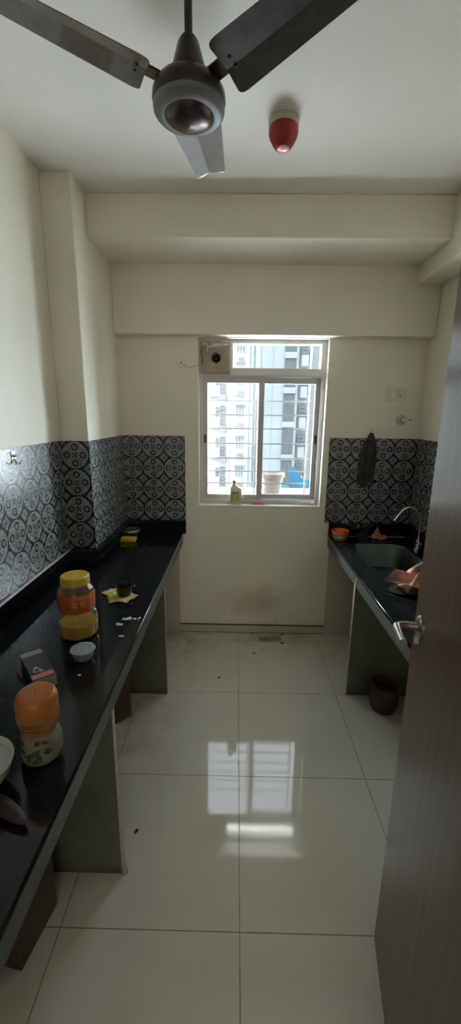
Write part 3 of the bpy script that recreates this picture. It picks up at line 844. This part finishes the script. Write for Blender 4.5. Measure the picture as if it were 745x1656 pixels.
# local x: short side, y: long side (towards far left)
b = BM(); box(b, -.036, .036, -.085, .07, .001, .045, .0015, 1); build('box', b, M['packblack'], pk)
b = BM(); box(b, -.035, .035, -.0862, -.0848, .003, .043, .0003, 1); build('end_flap', b, M['packend'], pk)['label'] = 'pale end flap'
b = BM(); box(b, -.034, .034, .064, .092, .040, .0465, .001, 1, M=None); box(b, -.030, .012, .070, .086, .0466, .0475)
build('open_flap', b, M['silver'], pk)['label'] = 'grey open top flap'
b = BM(); box(b, -.034, .032, -.0835, -.058, .0452, .0458); build('pink_band', b, M['pink'], pk)
b = BM()
lathe(b, [(.012, .0453), (.012, .0462), (.008, .0462), (.008, .0453)], 20, Matrix.Translation((-.010, -.035, 0)))
lathe(b, [(.001, .0453), (.006, .0453), (.006, .0462), (.001, .0462)], 16, Matrix.Translation((-.010, -.018, 0)))
lathe(b, [(.006, .0453), (.006, .0462), (.001, .0462)], 16, Matrix.Translation((.002, -.045, 0)))
build('emblem', b, M['packend'], pk)['label'] = 'pale pink emblem'
b = BM()
sheet(b, 6, 6, lambda i, j: (-.040-.012*j+.006*sin(i*7), .03+.055*i, .0055+.036*(1-j)+.004*sin(i*11+j*5))); solidify(b, .0008)
build('torn_wrap', b, M['clear'], pk)

oj = empty('orange_capped_jar', (-.492, .872, ZK), (0, 0, 0), label='waisted printed jar with a round orange cap, nearest large jar on the counter', cat='jar')
wb = [(.001, .001), (.042, .001), (.049, .007), (.053, .025), (.053, .055), (.048, .075), (.0445, .088), (.046, .105), (.051, .125), (.052, .140), (.050, .152), (.047, .155)]
b = BM(); lathe(b, wb, 48); build('body', b, M['jarbody'], oj, smooth=True, sharp=60)
b = BM(); lathe(b, [(.0452, .092), (.0468, .105), (.0518, .125), (.0528, .140), (.0508, .151)], 48); build('label_band', b, M['jarband'], oj, smooth=True)
b = BM()
for zz in (.132, .126, .112): 
    tube(b, [(.0535*cos(a)*(1 if zz > .12 else .95), .0535*sin(a)*(1 if zz > .12 else .95), zz) for a in [radians(-112+k*7) for k in range(9)]], .0009, 5)
build('lettering', b, M['jarline'], oj)
b = BM(); random.seed(3)
for k in range(26):
    a = radians(random.uniform(-135, -45)); z = random.uniform(.022, .075)
    r = .0525 if z < .055 else .0525-(z-.055)*.26
    lathe(b, [(.001, 0), (random.uniform(.003, .008), .0004), (.001, .0012)], 8, Matrix.Rotation(a, 4, 'Z') @ Matrix.Translation((r, 0, z)) @ Matrix.Rotation(pi/2, 4, 'Y') @ Matrix.Rotation(random.random()*3, 4, 'Z') @ Matrix.Scale(random.uniform(1, 2), 4, (1, 0, 0)))
build('leaf_print', b, M['jargreen'], oj)['label'] = 'dark green leafy print'
b = BM(); lathe(b, [(.001, .197), (.030, .1975), (.043, .195), (.0495, .188), (.0525, .178), (.0530, .158), (.0515, .150), (.001, .150)], 48); build('cap', b, M['orangecap'], oj, smooth=True)
b = BM(); box(b, -.0015, .0015, -.014, .014, .1965, .1985, .0005, 1, M=Matrix.Rotation(radians(25), 4, 'Z')); build('cap_mark', b, M['jarline'], oj)

oj.scale = (.96, .96, .95)
bw = empty('serving_bowl', (-.595, .765, ZK), label='off-white bowl with white contents at the left edge of the counter', cat='bowl')
b = BM(); lathe(b, [(.001, .002), (.034, .0), (.036, .004), (.058, .02), (.074, .045), (.081, .070), (.084, .074), (.083, .077), (.078, .075), (.070, .048), (.054, .024), (.001, .012)], 48); build('bowl', b, M['ceramic'], bw, smooth=True)
b = BM(); lathe(b, [(.001, .064), (.04, .065), (.0745, .0655), (.074, .06), (.001, .05)], 40); build('contents', b, M['content'], bw, smooth=True)

b = BM()
bmesh.ops.create_icosphere(b, subdivisions=4, radius=1)
for v in b.verts:
    c = v.co; k = 1-.25*c.x if c.x > 0 else 1
    n = 1+.07*noise.noise(c*1.6)
    v.co = Vector((c.x*.066*n, c.y*.017*k*n, c.z*.015*k*n))
o = build('potato', b, M['potato'], loc=(-.490, .706, ZK+.016), rot=(0, 0, radians(-28)), smooth=True)
tag(o, 'long brown potato lying on the counter, bottom left', 'vegetable')

sg = BM(); box(sg, -.056, .056, -.032, .032, 0, .032, .009, 3)
for v in sg.verts: v.co.z += .003*cos(v.co.x*40)*(1 if v.co.z > .016 else 0)
tag(build('sponge', sg, M['sponge'], loc=(-.745, 2.685, ZK+.001), rot=(0, 0, radians(-3)), smooth=True), 'yellow sponge in front of the steel container', 'sponge')
st = empty('steel_container', (-.752, 2.80, ZK), label='shallow round steel container in the far corner of the left counter', cat='container')
b = BM(); lathe(b, [(.001, .001), (.058, .001), (.060, .004), (.062, .050), (.060, .050)], 40); build('body', b, M['sink'], st, smooth=True)
b = BM(); lathe(b, [(.061, .046), (.0695, .047), (.070, .052), (.066, .056), (.001, .058)], 40); build('lid', b, M['steel'], st, smooth=True)

bc = empty('black_cup', (-.537, 1.825, ZK+.004), label='small black cup standing on a yellow wrapper', cat='cup')
b = BM(); lathe(b, [(.001, .001), (.031, .001), (.033, .004), (.038, .048), (.040, .050), (.037, .050), (.031, .006), (.001, .005)], 36); build('bowl', b, M['black'], bc, smooth=True)
b = BM()
for s_ in (-1, 1):
    b = BM(); box(b, s_*.046-.009, s_*.046+.009, -.006, .006, .044, .049, .002, 1); build('handle', b, M['black'], bc)
b = BM()
def wrp(i, j):
    x = -.085+.17*i; y = -.05+.09*j + .03*sin(i*4)
    z = .004+.010*abs(noise.noise(Vector((i*3.5, j*3.5, 2))))*(0 if (abs(i-.62) < .22 and j > .4) else 1)
    y += -.065*max(0, 1-abs(i-.55)*3.3)*(1-j)
    x += .02*(j-.5)
    if i < .3: y += .05*(.3-i)/.3*(1-.6*j)+.0; 
    return (x, y, z if not (abs(i-.62) < .25 and j > .35) else .002)
sheet(b, 28, 18, wrp); solidify(b, .0008)
tag(build('food_wrapper', b, M['wrap'], loc=(-.562, 1.815, ZK+.0005), rot=(0, 0, radians(-12)), smooth=True), 'crumpled yellow wrapper under the black cup', 'wrapper')
b = BM(); random.seed(11)
for (cx, cy, sx, sy, n) in ((-.462, 1.592, .022, .013, 46), (-.484, 1.548, .012, .010, 20), (-.448, 1.452, .009, .006, 8), (-.41, 1.60, .004, .016, 8), (-.52, 1.20, .006, .003, 4)):
    for k in range(n):
        x = random.gauss(cx, sx*.5); y = random.gauss(cy, sy*.5); r = random.uniform(.0012, .0048)
        lathe(b, [(r, 0), (r*.8, r*.18), (.0003, r*.3)], 7, Matrix.Translation((x, y, ZK+.0002)) @ Matrix.Scale(1.4, 4, (1, .4, 0)))
tag(build('powder_spill', b, M['powder']), 'spilled white powder on the left counter near the yellow wrapper', 'spill', kind='stuff')

# ------------------------------------------------------------------ objects on the right counter
tb = empty('plastic_tub', (.757, 2.822, ZK), label='olive tub with an orange-red rim at the window end of the sink counter', cat='tub')
b = BM(); lathe(b, [(.001, .001), (.046, .001), (.049, .004), (.054, .040)], 36); build('body', b, M['tubgreen'], tb, smooth=True)
b = BM(); lathe(b, [(.0545, .038), (.060, .042), (.062, .064), (.060, .068), (.056, .064), (.052, .046), (.001, .045)], 36); build('rim', b, M['tubred'], tb, smooth=True)
b = BM(); box(b, -.034, .006, -.0545, -.052, .024, .034, .001); build('sticker', b, M['white'], tb)
b = BM(); bmesh.ops.create_icosphere(b, subdivisions=4, radius=1)
for v in b.verts:
    c = v.co.copy(); n = 1+.35*noise.noise(c*1.8)+.12*noise.noise(c*5)
    v.co = Vector((c.x*.05*n, c.y*.030*n, max(-.0, (c.z*.040*n*(1.25-abs(c.x)*.6))+.012)))
tag(build('black_rag', b, M['ragblack'], loc=(.925, 2.838, ZK+.001), smooth=True, sharp=80), 'crumpled black cloth lump behind the sink, right of the tub', 'rag')
b = BM()
def pkt(i, j):
    x = -.052+.104*i; z = .004+.016*j; y = .02-.04*(1-j)
    if j > .5: z += (j-.5)*.13*max(0, 1-abs(i-.42)*3.0); y += .012*(j-.5)
    z += .004*noise.noise(Vector((i*6, j*6, 1)))+.003*sin(i*8)
    return (x, y, max(.001, z))
sheet(b, 22, 14, pkt); solidify(b, .001)
tag(build('foil_packet', b, M['clothred'], loc=(1.047, 2.842, ZK+.001), smooth=True), 'torn pink and red packet behind the sink', 'packet')

fc = empty('sink_faucet', (1.228, 2.62, ZK), label='chrome swan-neck faucet behind the sink', cat='faucet')
b = BM(); lathe(b, [(.001, 0), (.026, 0), (.026, .006), (.018, .012), (.016, .06), (.014, .07)], 28); build('base', b, M['chrome'], fc, smooth=True)
b = BM(); tube(b, spline([(0, 0, .065), (0, 0, .14), (-.008, 0, .215), (-.035, 0, .262), (-.073, 0, .286), (-.112, 0, .276), (-.145, 0, .240), (-.172, 0, .196)], 8), .0072, 14); build('spout', b, M['chrome'], fc, smooth=True)
b = BM(); tube(b, [(0, -.012, .04), (0, -.05, .045)], .008, 12); tube(b, [(-.02, -.048, .045), (.02, -.048, .045)], .004, 10); tube(b, [(0, -.048, .025), (0, -.048, .065)], .004, 10); build('knob', b, M['chrome'], fc, smooth=True)

b = BM()
def clo(i, j):
    x = .10*(i-.3)*2.4; y = (j-.5)*.20
    z = .012+.050*i+.030*sin(j*13+i*5)*(.5+i)+.020*sin(i*13+j*5)+.012*noise.noise(Vector((i*7, j*7, 0)))
    return (x-.03*sin(j*7), y-.02*sin(i*7), max(.002, z))
sheet(b, 36, 30, clo); solidify(b, .004)
tag(build('folded_cloth', b, M['cloth'], loc=(.905, 1.965, ZK+.010), rot=(0, 0, radians(8)), smooth=True, sharp=80), 'crumpled peach and red cloth on the sink counter by the door edge', 'cloth')
b = BM()
def clo2(i, j):
    a = i*2*pi; r = .03+.055*j
    return (r*cos(a)*1.15, r*sin(a)*.8, .002+.007*j+.004*sin(a*3)*j)
sheet(b, 30, 6, clo2); lathe(b, [(.001, .002), (.035, .003)], 20); solidify(b, .0012)
tag(build('dark_dish', b, M['sink'], loc=(.885, 1.925, ZK+.0015), smooth=True), 'dark shallow dish under the peach cloth', 'dish')

# ------------------------------------------------------------------ on the sill
bt = empty('cleaner_bottle', (.001, YB+.026, WB+.0168), label='flat white bottle with orange cap and green label on the sill', cat='bottle')
b = BM()
out = [(-.036, 0), (.036, 0), (.0375, .01), (.0375, .108), (.034, .117), (.012, .132), (-.002, .140), (-.004, .150), (-.026, .150), (-.027, .140), (-.036, .128), (-.0375, .11), (-.0375, .01)]
plate(b, out, [], .036, standXZ(-.018), bev=.005); build('body', b, M['bottle'], bt, smooth=True)
b = BM(); plate(b, rrect(-.031, .023, .028, .100, .006, 3), [], .0012, standXZ(-.0192)); build('label', b, M['labelgreen'], bt)
b = BM(); plate(b, circ(-.004, .062, .020, 20), [], .0012, standXZ(-.0204)); box(b, -.022, .014, -.0204, -.0192, .032, .044); build('emblem', b, M['labelyellow'], bt)
b = BM(); lathe(b, [(.001, .149), (.0135, .149), (.0135, .176), (.0125, .179), (.001, .179)], 24, Matrix.Translation((-.015, 0, 0)) ); build('cap', b, M['caporange'], bt, smooth=True)
b = BM(); box(b, -.048, .048, -.008, .008, 0, .007, .002, 2, M=Matrix.Rotation(radians(-3), 4, 'Z'))
tag(build('scrubbing_brush', b, M['pinkred'], loc=(.170, YB+.030, WB+.0168)), 'thin red strip lying on the sill right of the bottle', 'brush')
sc = empty('cable_plug', (.565, YB+.028, WB+.0168), label='white plug with a loop of cable at the right end of the sill', cat='plug')
b = BM(); lathe(b, [(.001, 0), (.012, 0), (.013, .01), (.011, .022), (.004, .026), (.001, .026)], 20, Matrix.Translation((-.005, 0, .013)) @ Matrix.Rotation(radians(70), 4, 'Y')); build('plug_head', b, M['white'], sc, smooth=True)
b = BM(); tube(b, spline([(-.005, 0, .014), (-.035, .004, .026), (-.07, .008, .022), (-.10, .004, .009), (-.14, -.002, .003), (-.19, .004, .003)]), .0028, 8)
tube(b, spline([(-.01, .005, .014), (-.04, .012, .014), (-.075, .010, .004), (-.12, .010, .003)]), .0025, 8); build('cord', b, M['white'], sc, smooth=True)

# ------------------------------------------------------------------ floor things
dn = empty('floor_drain', (.282, 2.822, .0), label='flat metal floor drain cover by the back skirting', cat='drain')
b = BM(); plate(b, rrect(-.095, .095, -.048, .048, .004, 3), [rrect(-.082, -.008, -.034, .034, .003, 2), rrect(.008, .082, -.034, .034, .003, 2)], .004, Matrix.Translation((0, 0, .0002)), bev=.0008); build('cover_frame', b, M['slabedge'], dn)
b = BM()
for c_ in (-.045, .045):
    for k in range(6): box(b, c_-.037, c_+.037, -.031+k*.0115, -.024+k*.0115, .0005, .003)
build('grating', b, M['steel'], dn)
pot = empty('clay_pot', (.886, 2.075, 0), label='dark maroon round pot on the floor in front of the slab under the sink', cat='pot')
b = BM(); lathe(b, [(.001, .001), (.058, .001), (.066, .006), (.080, .045), (.083, .09), (.076, .13), (.066, .148)], 40); build('body', b, M['clay'], pot, smooth=True)
b = BM(); lathe(b, [(.065, .146), (.072, .152), (.073, .160), (.066, .162), (.058, .15), (.058, .12), (.001, .118)], 40); build('rim', b, M['clay'], pot, smooth=True)

def carton(loc, rz, sx, sy, h, m, label, lean=0):
    r = empty('cardboard_carton', loc, (0, 0, rz), label=label, cat='carton')
    b = BM(); box(b, -sx, 0, 0, sy, .001, h, .003, 1); build('box', b, m, r)
    b = BM(); box(b, -sx/2-.02, -sx/2+.02, -.001, sy+.001, h, h+.001); build('tape', b, M['card'], r)
    return r
carton((-.645, 1.899, 0), radians(-46), .22, .101, .45, M['cartonbrown'], 'reddish brown carton under the left counter between the two stone slabs')
carton((-.636, .874, 0), radians(-10.5), .20, .185, .30, M['cartondark'], 'dark brown carton on the floor under the near end of the left counter')

b = BM(); bmesh.ops.create_icosphere(b, subdivisions=3, radius=1)
for v in b.verts: v.co = Vector((v.co.x*.006, v.co.y*.011, v.co.z*.003))
tag(build('dead_insect', b, M['debris'], loc=(-.389, 1.313, .003), rot=(0, 0, -.4), smooth=True), 'small dark insect on the floor near the near left slab', 'insect')
random.seed(5)
for (x, y, r, lb) in ((.150, 2.615, .008, 'dark crumb on the floor in front of the drain, left one'), (.212, 2.66, .005, 'tiny crumb between the drain and the left dark crumb'), (.368, 2.755, .010, 'dark crumb touching the right end of the drain'), (.380, 2.88, .010, 'dark crumb at the skirting right of the drain'), (.145, 2.885, .007, 'dark crumb at the skirting left of the drain'), (-.092, 2.33, .007, 'lone dark crumb on the floor left of the middle joint')):
    b = BM(); bmesh.ops.create_icosphere(b, subdivisions=2, radius=1)
    for v in b.verts:
        n = 1+.3*noise.noise(v.co*2+Vector((x*30, y*9, 0)))
        v.co = Vector((v.co.x*r*n*1.3, v.co.y*r*n*.8, v.co.z*r*.4*n))
    tag(build('floor_crumb', b, M['debris'], loc=(x, y, r*.38), smooth=True), lb, 'crumb', 'dark crumbs near the back wall')

# ------------------------------------------------------------------ light
W = bpy.data.worlds.new('World'); S.world = W; W.use_nodes = True
wn = W.node_tree; bg = wn.nodes['Background']
bg.inputs[0].default_value = (.86, .93, 1.0, 1); bg.inputs[1].default_value = 2.2
def area(name, loc, rot, sx, sy, power, col, portal=False):
    L = bpy.data.lights.new(name, 'AREA'); L.shape = 'RECTANGLE'; L.size = sx; L.size_y = sy
    L.energy = power; L.color = col
    if portal: L.cycles.is_portal = True
    o = bpy.data.objects.new(name, L); COL.objects.link(o); o.location = loc; o.rotation_euler = rot; return o
area('window_portal', ((WL+WR)/2, YB+.2, (WB+Z2)/2), (radians(-90), 0, 0), WR-WL, Z2-WB, 1, (1, 1, 1), True)
area('hall_daylight', (.15, -2.5, 1.7), (radians(90), 0, 0), 1.2, 1.3, 20, (1.0, .95, .85))
# fill lamps added out of view beyond the window, for sky and street light
def facing(a, b): return (Vector(b)-Vector(a)).to_track_quat('-Z', 'Y').to_euler()
WC = (.17, 2.95, 1.6)
area('outside_fill_high', (.2, 8, 6.2), facing((.2, 8, 6.2), WC), 12, 6, 500, (.90, .96, 1.0))  # added high lamp, reaches the floor and counters
area('outside_fill_right', (3.9, 8.5, .8), facing((3.9, 8.5, .8), WC), 3.6, 9, 3200, (.84, .92, 1.0))  # added side lamp, brightens the near left wall
area('outside_fill_left', (-4.3, 8.5, 2.4), facing((-4.3, 8.5, 2.4), WC), 4, 8, 8000, (.93, .97, 1.0))  # added side lamp, gives the door its sheen
area('outside_fill_low', (.2, 8, -3.6), facing((.2, 8, -3.6), WC), 12, 5, 5300, (.88, .93, 1.0))  # added low lamp, throws light up onto the ceiling
Ls = bpy.data.lights.new('sun', 'SUN'); Ls.energy = 1.2; Ls.angle = radians(4); Ls.color = (1, .97, .92)
o = bpy.data.objects.new('sun', Ls); COL.objects.link(o)
o.rotation_euler = Vector((.25, .75, -.62)).to_track_quat('-Z', 'Y').to_euler()

# ------------------------------------------------------------------ camera
cam = bpy.data.cameras.new('camera'); co = bpy.data.objects.new('camera', cam); COL.objects.link(co)
pi_, ya, ro = radians(-13.4125), radians(-.7269), radians(.6913)
fw = Vector((sin(ya)*cos(pi_), cos(ya)*cos(pi_), sin(pi_))); rt = Vector((cos(ya), -sin(ya), 0)); up = rt.cross(fw)
r2 = cos(ro)*rt+sin(ro)*up; u2 = -sin(ro)*rt+cos(ro)*up
mt = Matrix((r2, u2, -fw)).transposed().to_4x4(); mt.translation = (0, 0, 1.6735)
co.matrix_world = mt
cam.sensor_fit = 'VERTICAL'; cam.sensor_height = 24; cam.lens = 655.2/1656*24
cam.clip_start = .02; cam.clip_end = 300
S.camera = co
S.view_settings.view_transform = 'Standard'; S.view_settings.look = 'None'; S.view_settings.gamma = 1
S.view_settings.use_curve_mapping = False; S.view_settings.exposure = -0.08
S.cycles.use_denoising = True
S.cycles.max_bounces = 14; S.cycles.diffuse_bounces = 8; S.cycles.glossy_bounces = 6; S.cycles.transmission_bounces = 10; S.cycles.transparent_max_bounces = 12
S.cycles.caustics_reflective = False; S.cycles.caustics_refractive = False
